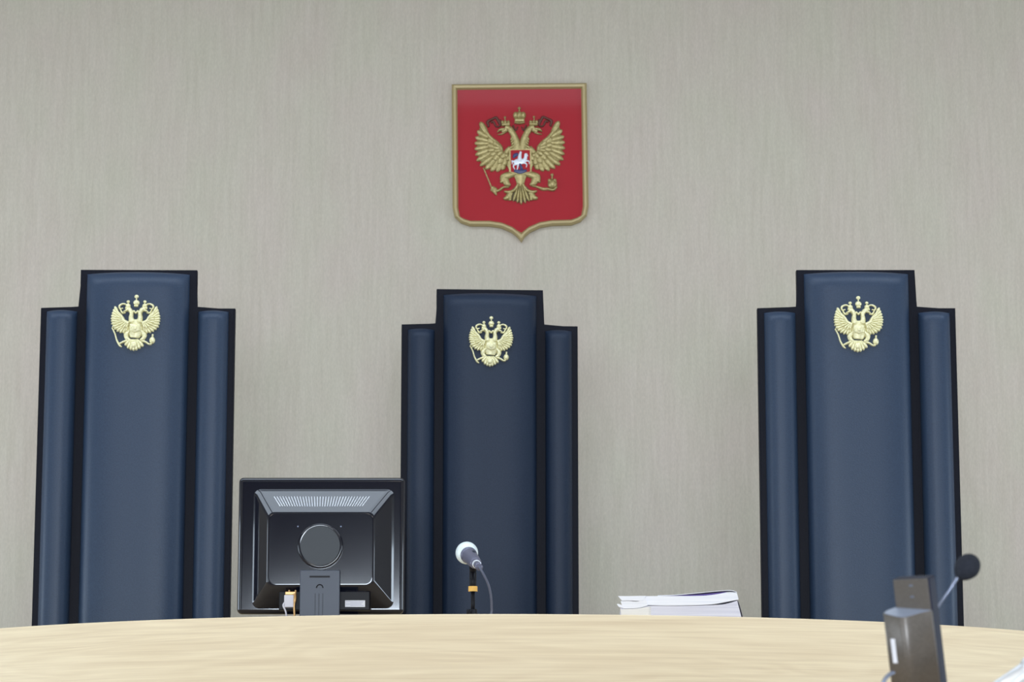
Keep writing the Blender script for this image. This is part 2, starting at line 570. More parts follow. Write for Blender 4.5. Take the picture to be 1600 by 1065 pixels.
def build_badge(parent, s, y, x, z):
    """s = metres per 1000 badge units"""
    def put(name, bm, m=m_gold, par=None):
        for v in bm.verts:
            v.co = Vector((v.co.x * s, v.co.y * s, v.co.z * s))
        return obj(name, bm, m, par, smooth=True)

    def lf(bm, a, b, w0, w1, h=0.05, y0=0.0, bend=0):
        leaf(bm, bq(*a), bq(*b), w0 / 1000, w1 / 1000, h, y0, bend)

    def lb(bm, pts, ws, h=0.05, y0=0.0):
        n = 5
        pp = smooth_path([(*bq(*p), w_ / 1000) for p, w_ in zip(pts, ws)], n)
        lobe(bm, [q[:2] for q in pp], [max(q[2], 0.002) for q in pp], h, y0)

    # body with breast shield, necks, legs
    bm = bmesh.new()
    lb(bm, [(505, 480), (505, 560), (505, 660), (495, 760)], [150, 230, 250, 150], 0.06)
    for sg in (-1, 1):
        X = lambda v: 505 + sg * (v - 505)
        lb(bm, [(X(560), 520), (X(575), 450), (X(570), 380), (X(600), 325), (X(650), 320)], [110, 80, 66, 74, 40], 0.075)
        lb(bm, [(X(625), 330), (X(680), 352), (X(700), 380)], [44, 30, 8], 0.06)
        lb(bm, [(X(560), 380), (X(535), 345), (X(505), 385)], [40, 34, 26], 0.05)
        lb(bm, [(X(600), 545), (X(700), 560)], [60, 60], 0.03)
        lb(bm, [(X(590), 650), (X(640), 700), (X(630), 760), (X(580), 800)], [60, 84, 70, 44], 0.055)
    root = put('badge', bm, m_gold, parent)
    root.location = (x, y, z)
    root['label'] = 'pale gold double-headed eagle badge'
    bm = bmesh.new()
    prism_xz(bm, [bq(430, 555), bq(580, 555), bq(580, 660), bq(505, 690), bq(430, 660)], -0.085, -0.02, 0.01, 0.01)
    dome(bm, bq(505, 610), 0.04, 0.045, 0.022, -0.09)
    put('breast_shield', bm, m_gold, root)
    tips = [(182, 272), (158, 322), (142, 370), (130, 415), (124, 458), (128, 500), (134, 545), (148, 592), (180, 632), (222, 664), (270, 686), (320, 690), (362, 668)]
    roots = [(250, 400), (265, 430), (280, 450), (295, 470), (305, 490), (315, 505), (325, 520), (335, 535), (345, 545), (355, 555), (365, 560), (375, 565), (390, 560)]
    tips2 = [(215, 370), (205, 420), (205, 470), (215, 520), (240, 565), (280, 600), (325, 620), (365, 610)]
    roots2 = [(300, 460), (310, 475), (320, 490), (335, 505), (345, 515), (360, 525), (375, 530), (395, 530)]
    for sg in (-1, 1):
        bm = bmesh.new()
        X = lambda v: 505 - sg * (v - 505)
        base = [(182, 280), (262, 400), (300, 440), (335, 475), (345, 530), (395, 545), (385, 640), (330, 670), (240, 650), (170, 600), (145, 500), (150, 380)]
        pl = [bq(X(a), b) for a, b in base]
        prism_xz(bm, pl, -0.03, 0.0)
        for a, b in zip(tips, roots):
            lf(bm, (X(b[0]), b[1]), (X(a[0]), a[1]), 34, 50, 0.055, -0.005)
        for a, b in zip(tips2, roots2):
            lf(bm, (X(b[0]), b[1]), (X(a[0]), a[1]), 30, 46, 0.06, -0.022)
        lb(bm, [(X(205), 330), (X(290), 430), (X(330), 500), (X(400), 540)], [30, 50, 60, 70], 0.08)
        put('wing', bm, m_gold, root)
    # crowns
    bm = bmesh.new()
    dome(bm, bq(510, 215), 0.05, 0.045, 0.05, 0)
    lb(bm, [(480, 265), (540, 265)], [34, 34], 0.05)
    lb(bm, [(510, 185), (510, 150), (510, 130)], [22, 20, 26], 0.03)
    dome(bm, bq(510, 118), 0.034, 0.03, 0.03, 0)
    put('crown', bm, m_gold, root)
    for xx in (385, 638):
        bm = bmesh.new()
        lb(bm, [(xx - 40, 300), (xx + 40, 300)], [40, 40], 0.045)
        dome(bm, bq(xx, 265), 0.04, 0.04, 0.05, 0)
        lb(bm, [(xx, 250), (xx, 215)], [20, 18], 0.03)
        dome(bm, bq(xx, 198), 0.027, 0.024, 0.03, 0)
        put('crown', bm, m_gold, root)
    for sg in (-1, 1):
        bm = bmesh.new()
        X = lambda v: 510 - sg * (v - 510)
        lb(bm, [(X(370), 250), (X(310), 232), (X(255), 262), (X(262), 308), (X(310), 300)], [24, 30, 36, 28, 20], 0.035)
        lb(bm, [(X(262), 300), (X(300), 370), (X(350), 365)], [24, 34, 30], 0.035)
        put('ribbon', bm, m_gold, root)
    bm = bmesh.new()
    lb(bm, [(150, 600), (195, 690), (225, 790), (270, 870), (305, 900)], [26, 26, 28, 34, 18], 0.03)
    lb(bm, [(270, 850), (340, 815), (410, 790)], [34, 40, 50], 0.045)
    put('sceptre', bm, m_gold, root)
    bm = bmesh.new()
    dome(bm, bq(762, 795), 0.046, 0.056, 0.05, 0)
    lb(bm, [(765, 745), (768, 700)], [30, 34], 0.03)
    lb(bm, [(590, 800), (660, 820), (715, 855), (755, 850)], [44, 38, 34, 30], 0.045)
    put('orb', bm, m_gold, root)
    bm = bmesh.new()
    for tx, tz in ((352, 880), (395, 925), (440, 950), (485, 962), (530, 955), (580, 930), (630, 895)):
        lf(bm, (485 + (tx - 485) * 0.35, 780), (tx, tz), 44, 62, 0.055)
    dome(bm, bq(485, 868), 0.05, 0.05, 0.03, -0.045)
    put('tail', bm, m_gold, root)
    return root


# ------------------------------------------------------------------ the three thrones
def throne(cx, Y, W, c, ztop, step, yaw, label, cush_top, side_top, seat_d, badge_x, badge_z, badge_s, swell, m_leather=None):
    """W, c: half widths of the whole back and of its raised middle; origin on the dais under the back"""
    m_leather = m_leather or globals()['m_leather']
    t = empty('judge_chair', (cx, Y, DAIS), label, 'chair', 'tall judges chairs behind the bench', (0, 0, math.radians(yaw)))
    H = ztop - DAIS
    zl = 0.42
    poly = [(-W, zl), (W, zl), (W, H - step), (c, H - step), (c, H), (-c, H), (-c, H - step), (-W, H - step)]
    bm = bmesh.new()
    prism_xz(bm, poly, 0.0, 0.03)
    es = [e for e in bm.edges if abs(e.verts[0].co.y) < 1e-6 and abs(e.verts[1].co.y) < 1e-6]
    bmesh.ops.bevel(bm, geom=es, offset=0.004, segments=2, affect='EDGES')
    obj('back_panel', bm, m_frame, t)
    # padded rolls
    g = 0.0105
    obj('back_cushion', pillow(-c + 0.021, c - 0.021, zl + 0.08, H - cush_top, 0.062, 0.0, swell, 0.045), m_leather, t, smooth=True)
    for s in (-1, 1):
        a, b = sorted((s * (c + 0.006), s * (W - 0.019)))
        obj('side_cushion', pillow(a, b, zl + 0.08, H - step - side_top, 0.046, 0.0, 2.6, 0.03, 0.004), m_leather, t, smooth=True)
    # seat and pedestal (behind the bench)
    bm = bx(-W + 0.03, W - 0.03, -seat_d, 0.0, 0.40, 0.50, bev=0.03, seg=4)
    obj('seat', bm, m_leather, t, smooth=True)
    obj('pedestal', tb([(0, -0.2, 0.06), (0, -0.2, 0.41)], 0.03), m_black, t, smooth=True)
    for k in range(5):
        a = k * 2 * PI / 5 + 0.3
        lg = tb([(0, -0.2, 0.075), (0.22 * math.cos(a), -0.2 + 0.22 * math.sin(a), 0.05)], [0.022, 0.014])
        lgo = obj('base_leg', lg, m_black, t, smooth=True)
        bm = bmesh.new()
        sphere(bm, (0.22 * math.cos(a), -0.2 + 0.22 * math.sin(a), 0.025), 0.025, seg=16, rings=10)
        obj('caster', bm, m_black, lgo, smooth=True)
    build_badge(t, badge_s, -0.062, badge_x, badge_z - DAIS)
    return t


SB = 1000 / 9.68 * 0.00188           # metres of the 110 px crop at the side chairs
bz = P(212, 505, 8.19).z
throne(-1.1145, 8.25, 0.289, 0.1735, 2.805, 0.116, 1.0, "tall stepped black leather judge's chair on the left, beside the monitor", 0.015, 0.012, 0.42,
       0.0015, bz, SB, 4.2)
bz = P(767, 534, 8.54).z
throne(-0.0685, 8.6, 0.2735, 0.1655, 2.813, 0.113, 3.5, "slightly narrower black leather judge's chair in the middle, under the red shield", 0.020, 0.018, 0.42,
       0.000, bz, SB * 0.935, 4.2, m_leather2)
bz = P(1344, 507, 8.19).z
throne(1.0265, 8.25, 0.295, 0.1765, 2.805, 0.116, 0.0, "tall stepped black leather judge's chair on the right, behind the papers", 0.014, 0.016, 0.42,
       -0.003, bz, SB, 4.2)

# ------------------------------------------------------------------ red shield with the double-headed eagle on the wall
EY = ROOM_Y1
e0 = P(813, 250, EY)
K = 9.8 / F / math.cos(PITCH) * 0.985 / 5.918       # metres per zoomed-crop unit
emb = empty('wall_emblem', (e0.x, EY, e0.z), 'red shield with gold border and gold double-headed eagle, high on the beige wall', 'emblem')
emb.rotation_euler = (0, math.radians(-0.6), 0)


def eq(x, y):
    """photo pixels -> local metres on the shield"""
    return ((x - 813) * 9.8 / F, (250 - y) * 9.8 / F * 1.012)


def shield_outline(ins):
    pts = [(704 + ins, 127 + ins), (921 - ins, 127 + ins)]
    right = [(921 - ins, 250), (921 - ins, 328), (918 - ins, 342), (908 - ins * 0.7, 352 - ins * 0.7), (893, 357.5 - ins), (862, 358 - ins), (843, 361 - ins), (826, 369 - ins * 1.1), (818, 376 - ins * 1.2)]
    tip = (813.5, 384 - ins * 1.7)
    r2 = right
    left = [(1626 - x, y) for x, y in reversed(r2)]
    left = [(x - 1, y) for x, y in left]
    return [eq(*p) for p in pts + r2 + [tip] + left]


bm = bmesh.new()
outer, inner = shield_outline(0), shield_outline(9)
mid1 = shield_outline(3)
n = len(outer)
rings = []
for pl, y in ((outer, 0.0), (outer, -0.016), (mid1, -0.024), (shield_outline(6.5), -0.023), (inner, -0.014), (inner, 0.0)):
    rings.append([bm.verts.new((x, y, z)) for x, z in pl])
for r in range(len(rings)):
    a, b = rings[r], rings[(r + 1) % len(rings)]
    for k in range(n):
        bm.faces.new((a[k], a[(k + 1) % n], b[(k + 1) % n], b[k]))
obj('border', bm, m_border, emb)
bm = bmesh.new()
prism_xz(bm, [(x, z) for x, z in inner], -0.013, -0.001)
obj('red_field', bm, m_red, emb)

FY = -0.013
CX = 488 / 5.918 + 730


def zq(x, z):
    return eq(730 + x / 5.918, 155 + z / 5.918)


def zs(v):
    return v / 5.918 * 9.8 / F


def ELF(bm, a, b, w0, w1, h=0.006, y0=0.0, bend=0):
    leaf(bm, zq(*a), zq(*b), zs(w0), zs(w1), h, FY + y0, bend)


def ELB(bm, pts, ws, h=0.006, y0=0.0):
    pp = smooth_path([(*zq(*p), zs(w_)) for p, w_ in zip(pts, ws)], 5)
    lobe(bm, [q[:2] for q in pp], [max(q[2], 0.0003) for q in pp], h, FY + y0)


def EDM(bm, c, rx, rz, h, y0=0.0):
    dome(bm, zq(*c), zs(rx), zs(rz), h, FY + y0)


# body
bm = bmesh.new()
ELB(bm, [(488, 430), (490, 520), (490, 640), (490, 740), (490, 830)], [150, 240, 220, 110, 60], 0.010)
for sg in (-1, 1):
    X = lambda v: 488 + sg * (488 - v)
    ELB(bm, [(X(400), 450), (X(350), 520), (X(385), 600), (X(420), 680)], [50, 60, 60, 60], 0.007)
eagle = obj('eagle_body', bm, m_gold2, emb, smooth=True)
tips = [(112, 200), (84, 285), (66, 348), (58, 405), (58, 462), (64, 520), (76, 575), (108, 625), (158, 660), (212, 680), (268, 684), (320, 668)]
roots = [(190, 330), (200, 360), (215, 390), (225, 410), (235, 430), (245, 450), (255, 470), (270, 500), (285, 520), (300, 540), (320, 550), (345, 560)]
tips2 = [(185, 365), (178, 425), (185, 480), (205, 530), (238, 575), (285, 610), (335, 625)]
roots2 = [(265, 430), (270, 450), (280, 465), (290, 480), (305, 495), (330, 510), (360, 530)]
tips3 = [(235, 400), (228, 445), (240, 490), (270, 530), (310, 560), (360, 580)]
roots3 = [(300, 450), (305, 465), (310, 478), (325, 490), (345, 505), (385, 530)]
for sg in (1, -1):
    bm = bmesh.new()
    X = lambda v: 488 - sg * (488 - v)
    base = [(115, 215), (200, 330), (255, 385), (315, 440), (303, 480), (330, 512), (390, 520), (390, 610), (330, 640), (200, 630), (115, 580), (95, 480), (95, 380), (105, 290)]
    prism_xz(bm, [zq(X(a), b) for a, b in base], FY - 0.004, FY)
    for a, b in zip(tips, roots):
        ELF(bm, (X(b[0]), b[1]), (X(a[0]), a[1]), 44, 56, 0.0075)
    for a, b in zip(tips2, roots2):
        ELF(bm, (X(b[0]), b[1]), (X(a[0]), a[1]), 44, 60, 0.008, -0.003)
    for a, b in zip(tips3, roots3):
        ELF(bm, (X(b[0]), b[1]), (X(a[0]), a[1]), 40, 50, 0.008, -0.006)
    ELB(bm, [(X(125), 230), (X(205), 345), (X(262), 400), (X(305), 450), (X(318), 505), (X(390), 545)], [20, 34, 44, 44, 44, 60], 0.011)
    obj('wing', bm, m_gold2, emb, smooth=True)
for sg in (1, -1):
    bm = bmesh.new()
    X = lambda v: 488 - sg * (488 - v)
    ELB(bm, [(X(462), 480), (X(455), 400), (X(430), 330), (X(395), 275), (X(350), 255)], [80, 74, 62, 62, 56], 0.013)
    ELB(bm, [(X(350), 262), (X(355), 285), (X(320), 300)], [40, 46, 40], 0.012)
    ELB(bm, [(X(345), 275), (X(300), 282), (X(275), 305)], [36, 32, 6], 0.012)           # beak
    ELB(bm, [(X(345), 305), (X(310), 322), (X(275), 325)], [24, 18, 4], 0.009)
    for k in range(5):                                                                    # neck feathers
        ELF(bm, (X(430 + 5 * k), 330 + 28 * k), (X(400 + 4 * k), 385 + 22 * k), 20, 26, 0.009, -0.001)
    ELF(bm, (X(440), 430), (X(388), 462), 30, 34, 0.010)
    hd = obj('eagle_head', bm, m_gold2, emb, smooth=True)
    bm = bmesh.new()                                                                      # little crown on each head
    ELB(bm, [(X(318), 232), (X(395), 228)], [34, 34], 0.012)
    for q in (-28, 0, 28):
        EDM(bm, (X(354 + q), 208), 16, 22, 0.010)
    ELB(bm, [(X(350), 200), (X(350), 158)], [12, 12], 0.006)
    EDM(bm, (X(350), 158), 12, 12, 0.007)
    obj('crown', bm, m_gold2, emb, smooth=True)
    bm = bmesh.new()                                                                      # dark ribbons beside the heads
    ELB(bm, [(X(310), 235), (X(285), 190), (X(265), 160), (X(225), 175), (X(185), 200), (X(195), 240), (X(180), 248)], [26, 26, 28, 24, 30, 20, 10], 0.006)
    ELB(bm, [(X(300), 180), (X(300), 240), (X(265), 245), (X(240), 200), (X(215), 210)], [20, 20, 16, 22, 14], 0.005, -0.001)
    obj('ribbon', bm, m_ribbon, emb, smooth=True)
    bm = bmesh.new()
    ELB(bm, [(X(425), 235), (X(450), 285), (X(470), 250)], [18, 16, 10], 0.004)
    obj('ribbon', bm, m_ribbon, emb, smooth=True)
bm = bmesh.new()
ELB(bm, [(442, 190), (534, 190)], [54, 54], 0.012)
EDM(bm, (452, 140), 26, 36, 0.013); EDM(bm, (524, 140), 26, 36, 0.013); EDM(bm, (488, 140), 30, 40, 0.015)
ELB(bm, [(440, 214), (488, 222), (536, 214)], [14, 14, 14], 0.014)
ELB(bm, [(487, 105), (487, 58)], [16, 12], 0.007)
ELB(bm, [(472, 74), (502, 74)], [12, 12], 0.007)
obj('crown', bm, m_gold2, emb, smooth=True)
# legs
for sg in (1, -1):
    bm = bmesh.new()
    X = lambda v: 488 - sg * (488 - v)
    ELB(bm, [(X(440), 700), (X(380), 715), (X(330), 740), (X(325), 785)], [56, 70, 74, 40], 0.010)
    ELB(bm, [(X(340), 740), (X(360), 790), (X(395), 815)], [70, 66, 26], 0.011)
    ELF(bm, (X(340), 740), (X(300), 790), 30, 34, 0.009)
    ELF(bm, (X(350), 700), (X(300), 735), 30, 34, 0.009)
    if sg == 1:
        ELB(bm, [(380, 830), (330, 832), (290, 858), (260, 870)], [16, 22, 26, 22], 0.009)
    else:
        ELB(bm, [(600, 822), (650, 832), (700, 852), (745, 850)], [16, 22, 34, 30], 0.009)
        ELB(bm, [(740, 850), (800, 862), (835, 830)], [24, 26, 14], 0.010)
    obj('leg', bm, m_gold2, emb, smooth=True)
bm = bmesh.new()
ELB(bm, [(140, 640), (180, 740), (215, 830)], [14, 14, 16], 0.005)
ELB(bm, [(215, 830), (235, 850), (262, 908)], [30, 56, 12], 0.010)
EDM(bm, (238, 852), 36, 26, 0.011)
obj('sceptre', bm, m_gold2, emb, smooth=True)
bm = bmesh.new()
EDM(bm, (792, 805), 46, 46, 0.014)
ELB(bm, [(750, 790), (835, 790)], [12, 12], 0.015)
ELB(bm, [(790, 760), (790, 715)], [20, 16], 0.009)
EDM(bm, (790, 718), 16, 16, 0.010)
EDM(bm, (765, 770), 18, 18, 0.009); EDM(bm, (815, 770), 18, 18, 0.009)
obj('orb', bm, m_gold2, emb, smooth=True)
# tail: dark bed, gold plumes
bm = bmesh.new()
prism_xz(bm, [zq(*p) for p in ((470, 790), (510, 790), (600, 880), (620, 940), (490, 980), (365, 940), (385, 880))], FY - 0.002, FY)
obj('tail_bed', bm, m_gold3, emb)
bm = bmesh.new()
for tx, tz in ((420, 968), (458, 985), (495, 1000), (535, 988), (572, 972)):
    ELF(bm, (488 + (tx - 490) * 0.2, 800), (tx, tz), 14, 31, 0.010)
for sg in (1, -1):
    X = lambda v: 490 - sg * (490 - v)
    ELB(bm, [(X(470), 800), (X(430), 860), (X(375), 880), (X(335), 870)], [28, 30, 36, 16], 0.011)
    ELB(bm, [(X(400), 880), (X(365), 930), (X(328), 940)], [50, 56, 24], 0.010)
    ELB(bm, [(X(390), 900), (X(390), 960)], [44, 30], 0.010)
obj('tail', bm, m_gold2, emb, smooth=True)
# breast shield: red with silver rider
bm = bmesh.new()
prism_xz(bm, [zq(*p) for p in ((384, 470), (596, 470), (596, 690), (560, 706), (490, 716), (420, 706), (384, 690))], FY - 0.014, FY)
bs = obj('breast_shield', bm, m_gold2, emb)
bm = bmesh.new()
prism_xz(bm, [zq(*p) for p in ((400, 484), (582, 484), (582, 690), (540, 698), (490, 702), (440, 698), (400, 690))], FY - 0.0155, FY - 0.013)
obj('red_inset', bm, m_red, bs)
RY = -0.0145
bm = bmesh.new()
ELB(bm, [(430, 610), (470, 595), (520, 590), (540, 560), (545, 525), (560, 545)], [52, 60, 52, 34, 30, 14], 0.003, RY)   # horse
for a in (((440, 610), (425, 640), (440, 672)), ((470, 610), (465, 650), (455, 680)), ((515, 600), (550, 620), (545, 650)), ((525, 590), (570, 590), (575, 620)), ((425, 600), (412, 585), (415, 620))):
    ELB(bm, a, [22, 14, 8], 0.0025, RY)
ELB(bm, [(488, 590), (485, 550), (492, 515)], [40, 36, 26], 0.004, RY)
EDM(bm, (494, 508), 12, 14, 0.003, RY)
obj('horseman', bm, m_silver, bs, smooth=True)
bm = bmesh.new()
ELB(bm, [(470, 520), (440, 535), (425, 560)], [26, 40, 14], 0.003, RY)
ELB(bm, [(430, 680), (490, 690), (550, 680)], [26, 44, 24], 0.0025, RY)
ELB(bm, [(480, 600), (495, 640), (505, 670)], [10, 26, 30], 0.0028, RY)
obj('cape_and_serpent', bm, m_dark, bs, smooth=True)

# ------------------------------------------------------------------ monitor seen from behind
MY = 7.5
m0, m1 = P(375, 746, MY), P(630, 959, MY)
mx, mz0, mz1 = (m0.x + m1.x) / 2, m1.z - 0.0005, m0.z
mon = empty('computer_monitor', (mx, MY, ZB), 'glossy black flat monitor seen from behind, standing on the bench beside the middle chair', 'monitor')
mw = (m1.x - m0.x) / 2 + 0.002
zA, zB_ = mz0 - ZB, mz1 - ZB


def q6(x, y):
    """zoomed monitor crop -> local x, z"""
    p = P(360 + x / 4.26, 730 + y / 4.26, MY - 0.03)
    return (p.x - mx, p.z - ZB)


bm = bx(-mw, mw, -0.012, 0.022, zA, zB_, bev=0.013, seg=6)
obj('casing', bm, m_gloss, mon, smooth=True, wn=40)
obj('screen', bx(-mw + 0.016, mw - 0.016, 0.0215, 0.0235, zA + 0.02, zB_ - 0.016), m_screen, mon)


def rrect(x0, x1, z0, z1, r, y, k=6):
    out = []
    for cx_, cz_, a0 in ((x1 - r, z1 - r, 0), (x0 + r, z1 - r, 1), (x0 + r, z0 + r, 2), (x1 - r, z0 + r, 3)):
        for i in range(k + 1):
            a = (a0 + i / k) * PI / 2
            out.append((cx_ + r * math.cos(a), y, cz_ + r * math.sin(a)))
    return out


def loft(bm, loops, cap0=False, cap1=True):
    R_ = [[bm.verts.new(p) for p in l] for l in loops]
    n_ = len(R_[0])
    for a, b in zip(R_, R_[1:]):
        for k in range(n_):
            bm.faces.new((a[k], a[(k + 1) % n_], b[(k + 1) % n_], b[k]))
    if cap0: bm.faces.new(R_[0])
    if cap1: bm.faces.new(R_[-1])


ax0, az1 = q6(160, 148); ax1, az0 = q6(1075, 930)
px0, pz1 = q6(268, 320); px1, pz0 = q6(948, 762)
qx0, qz1 = q6(262, 312); qx1, qz0 = q6(955, 800)
bm = bmesh.new()
loft(bm, [rrect(ax0 - 0.004, ax1 + 0.004, az0 - 0.002, az1 + 0.004, 0.02, -0.0115),
          rrect(ax0, ax1, az0, az1, 0.018, -0.016),
          rrect(ax0 + 0.004, ax1 - 0.004, az0 + 0.004, az1 - 0.003, 0.018, -0.020),
          rrect(qx0 - 0.003, qx1 + 0.003, qz0 - 0.003, qz1 + 0.003, 0.020, -0.0725),
          rrect(qx0, qx1, qz0, qz1, 0.020, -0.0745),
          rrect(qx0 + 0.004, qx1 - 0.004, qz0 + 0.006, qz1 - 0.004, 0.018, -0.0755)])
rear = obj('rear_housing', bm, m_gloss, mon, smooth=True, wn=35)
# vent fins on the sloping upper face, bright metal imitating lamp glints
bm = bmesh.new()
NV = 34
for i in range(NV):
    t = i / (NV - 1)
    xa, za = q6(292 + (925 - 292) * t, 196)
    xb, zb_ = q6(338 + (880 - 338) * t, 268)
    # face depth at the height
    def yd(z):
        return -0.020 - 0.0525 * ((az1 - 0.003) - z) / ((az1 - 0.003) - (qz1 + 0.003))
    tube(bm, [(xa, yd(za) - 0.0004, za), (xb, yd(zb_) - 0.0004, zb_)], 0.00105, seg=6)
vent = obj('vent_grille', bm, m_chrome, mon)
tag(vent, 'row of fine slanted ventilation ribs', kind=None)
# hub of the stand
hx, hz = q6(607, 535)
bm = bmesh.new()
hr = 150 / 4.26 * MY / F
loft(bm, [[(hx + r * math.cos(a), y, hz + r * math.sin(a)) for a in [k * 2 * PI / 48 for k in range(48)]] for r, y in
          ((hr, -0.075), (hr, -0.084), (hr * 0.97, -0.087), (hr * 0.92, -0.088), (hr * 0.89, -0.0875))], True, True)
hub = obj('stand_hub', bm, m_gloss, mon, smooth=True)
bm = bmesh.new()
loft(bm, [[(hx + r * math.cos(a), y, hz + r * math.sin(a)) for a in [k * 2 * PI / 48 for k in range(48)]] for r, y in
          ((hr * 0.88, -0.0870), (hr * 0.87, -0.0883))], True, True)
obj('hub_cap', bm, m_hub, hub)
for sx in (458, 742):
    bm = bmesh.new()
    dome(bm, q6(sx, 405), 0.0022, 0.0022, 0.001, -0.0753)
    obj('screw', bm, m_steel, mon, smooth=True)
# neck
nx0, nz1 = q6(475, 697); nx1, _ = q6(738, 697)
bm = bx(nx0, nx1, -0.091, -0.077, 0.012, nz1, bev=0.0015)
neck = obj('stand_neck', bm, m_mattblk, mon)
sx0, sz1 = q6(538, 734); sx1, sz0 = q6(672, 746)
obj('neck_slot', bx(sx0, sx1, -0.0916, -0.0905, sz0, sz1), m_black, neck)
ax_, az_ = q6(605, 815)
bm = bmesh.new()
tube(bm, [(ax_ + 0.0085 * math.cos(a), -0.0915, az_ + 0.009 * math.sin(a)) for a in [PI * k / 10 for k in range(11)]], 0.0016, seg=6)
obj('finger_grip', bm, m_black, neck)
bm = bmesh.new()
for gx in (575, 600, 625):
    xx, z1_ = q6(gx, 850)
    box(bm, xx - 0.0005, xx + 0.0005, -0.0915, -0.0905, 0.014, z1_)
obj('neck_groove', bm, m_black, neck)
obj('stand_base', bx(-0.095 + (nx0 + nx1) / 2, 0.095 + (nx0 + nx1) / 2, -0.14, 0.06, 0.0, 0.014, bev=0.005), m_mattblk, mon)
# label
lx0, lz1 = q6(768, 890); lx1, lz0 = q6(900, 934)
# the lower wall of the housing at that height
dy = -0.021
lab = obj('rating_label', bx(lx0, lx1, -0.0605, -0.0598, lz0, lz1), m_label, mon)
lab['label'] = 'white rating label'
bm = bmesh.new()
for k in range(4):
    zz = lz1 - (k + 0.8) * (lz1 - lz0) / 5
    box(bm, lx0 + 0.002 + (0.012 if k % 2 else 0), lx1 - 0.003 * (1 + k % 3), -0.0608, -0.0604, zz - 0.0004, zz + 0.0004)
obj('label_print', bm, m_labelprint, lab)
# lower recess carrying connectors
rx0, rz1 = q6(330, 812); rx1, rz0 = q6(930, 955)
obj('connector_bay', bx(rx0, rx1, -0.0600, -0.0135, rz0, rz1, bev=0.002), m_black, mon)

vg = empty('video_cable', (mx + q6(415, 900)[0], MY - 0.0605, ZB), 'white video plug and cable with brass screws under the black monitor', 'cable')


def q6v(x, y):
    a = q6(x, y)
    return (a[0] + mx - vg.location.x, a[1])


vx0, vz1 = q6v(368, 858); vx1, vz0 = q6v(430, 940)
obj('plug', bx(vx0, vx1, -0.02, 0.0, vz0, vz1, bev=0.002), m_plug, vg)
vx0, vz1 = q6v(374, 830); vx1, vz0 = q6v(440, 856)
obj('plug_collar', bx(vx0, vx1, -0.014, 0.0, vz0, vz1 - 0.002, bev=0.001), m_brass, vg)
for gx, gy in ((400, 832), (442, 832)):
    a = q6v(gx, gy)
    obj('thumb_screw', tb([(a[0], -0.011, a[1] + 0.003), (a[0], -0.011, a[1] - 0.010)], 0.0026, seg=12), m_brass, vg, smooth=True)
a = q6v(437, 880); b = q6v(435, 985)
pth = smooth_path([(a[0], -0.014, a[1] + 0.012), (a[0] + 0.001, -0.017, a[1]), (b[0] - 0.001, -0.017, (a[1] + b[1]) / 2), (b[0], -0.015, b[1]), (b[0] - 0.002, -0.012, 0.002)], 5)
obj('plug', tb(pth, [0.0042] * 8 + [0.0028] * (len(pth) - 8), seg=12), m_brass, vg, smooth=True)
a = q6v(362, 915); b = q6v(380, 985)
pth = smooth_path([(a[0] + 0.004, -0.016, a[1] + 0.004), (a[0], -0.022, a[1] - 0.006), (b[0], -0.022, b[1] + 0.004), (b[0] + 0.003, -0.015, 0.002)], 5)
obj('cable', tb(pth, 0.0021, seg=10), m_plug, vg, smooth=True)

# ------------------------------------------------------------------ microphone on a stand
SY = 7.25


def q7(x, y, Y=SY):
    return P(690 + x / 7.61, 830 + y / 7.61, Y)


st0 = q7(372, 900)
stand = empty('microphone_stand', (st0.x, SY, ZB), 'short black microphone stand with an orange band, in front of the middle chair', 'microphone stand')
zf = lambda y: q7(370, y).z - ZB
bm = bmesh.new()
loft(bm, [[(r * math.cos(a), r * math.sin(a), z) for a in [k * 2 * PI / 40 for k in range(40)]] for r, z in
          ((0.058, 0), (0.058, 0.006), (0.052, 0.011), (0.02, 0.015), (0.011, 0.019), (0.010, 0.03))], True, True)
obj('base', bm, m_black, stand, smooth=True)
obj('base_knob', tb([(-0.009, -0.006, 0.012), (-0.009, -0.006, zf(925) - 0.001)], 0.007), m_black, stand, smooth=True)
obj('pole', tb([(0, 0, 0.015), (0, 0, zf(700))], 0.0052), m_black, stand, smooth=True)
obj('upper_tube', tb([(0, 0, zf(715)), (0, 0, zf(480))], 0.0088), m_black, stand, smooth=True)
band = obj('grip_band', tb([(0, 0, zf(713)), (0, 0, zf(652))], 0.0118), m_orange, stand, smooth=False)
band['label'] = 'orange band'
bcen = q7(300, 255, 7.262)
bend = q7(480, 462, 7.10)
bl = lambda p: p - stand.location
axis = (bend - bcen).normalized()
clip_c = bcen + axis * 0.072
bm = bmesh.new()
cl = bl(clip_c)
tube(bm, [(0, 0, zf(495)), (0, -0.002, zf(440)), tuple(Vector((cl.x, cl.y, cl.z - 0.016)))], [0.0075, 0.0095, 0.010], seg=14)
obj('clip', bm, m_black, stand, smooth=True)

mic = empty('microphone', tuple(bcen), 'microphone with round silver grille and grey body on the short black stand', 'microphone')
bm = bmesh.new()
sphere(bm, (0, 0, 0), 0.0292)
obj('grille', bm, m_grille, mic, smooth=True)
seq = [(0.012, 0.0215), (0.027, 0.0215), (0.029, 0.0195), (0.036, 0.0195), (0.07, 0.0178), (0.105, 0.0150), (0.112, 0.0130)]
obj('body', tb([tuple(axis * d) for d, r in seq], [r for d, r in seq], seg=28), m_micbody, mic, smooth=True)
Lc = (bend - bcen).length
for nm, d0, d1, r, mm in (('collar_ring', 0.112, 0.118, 0.0112, m_chrome), ('connector', 0.117, 0.148, 0.0092, m_micbody)):
    obj(nm, tb([tuple(axis * d0), tuple(axis * d1)], r, seg=24), mm, mic, smooth=True)
bm = bmesh.new()
side = axis.cross(Vector((0, 0, 1))).normalized()
up = side.cross(axis).normalized()
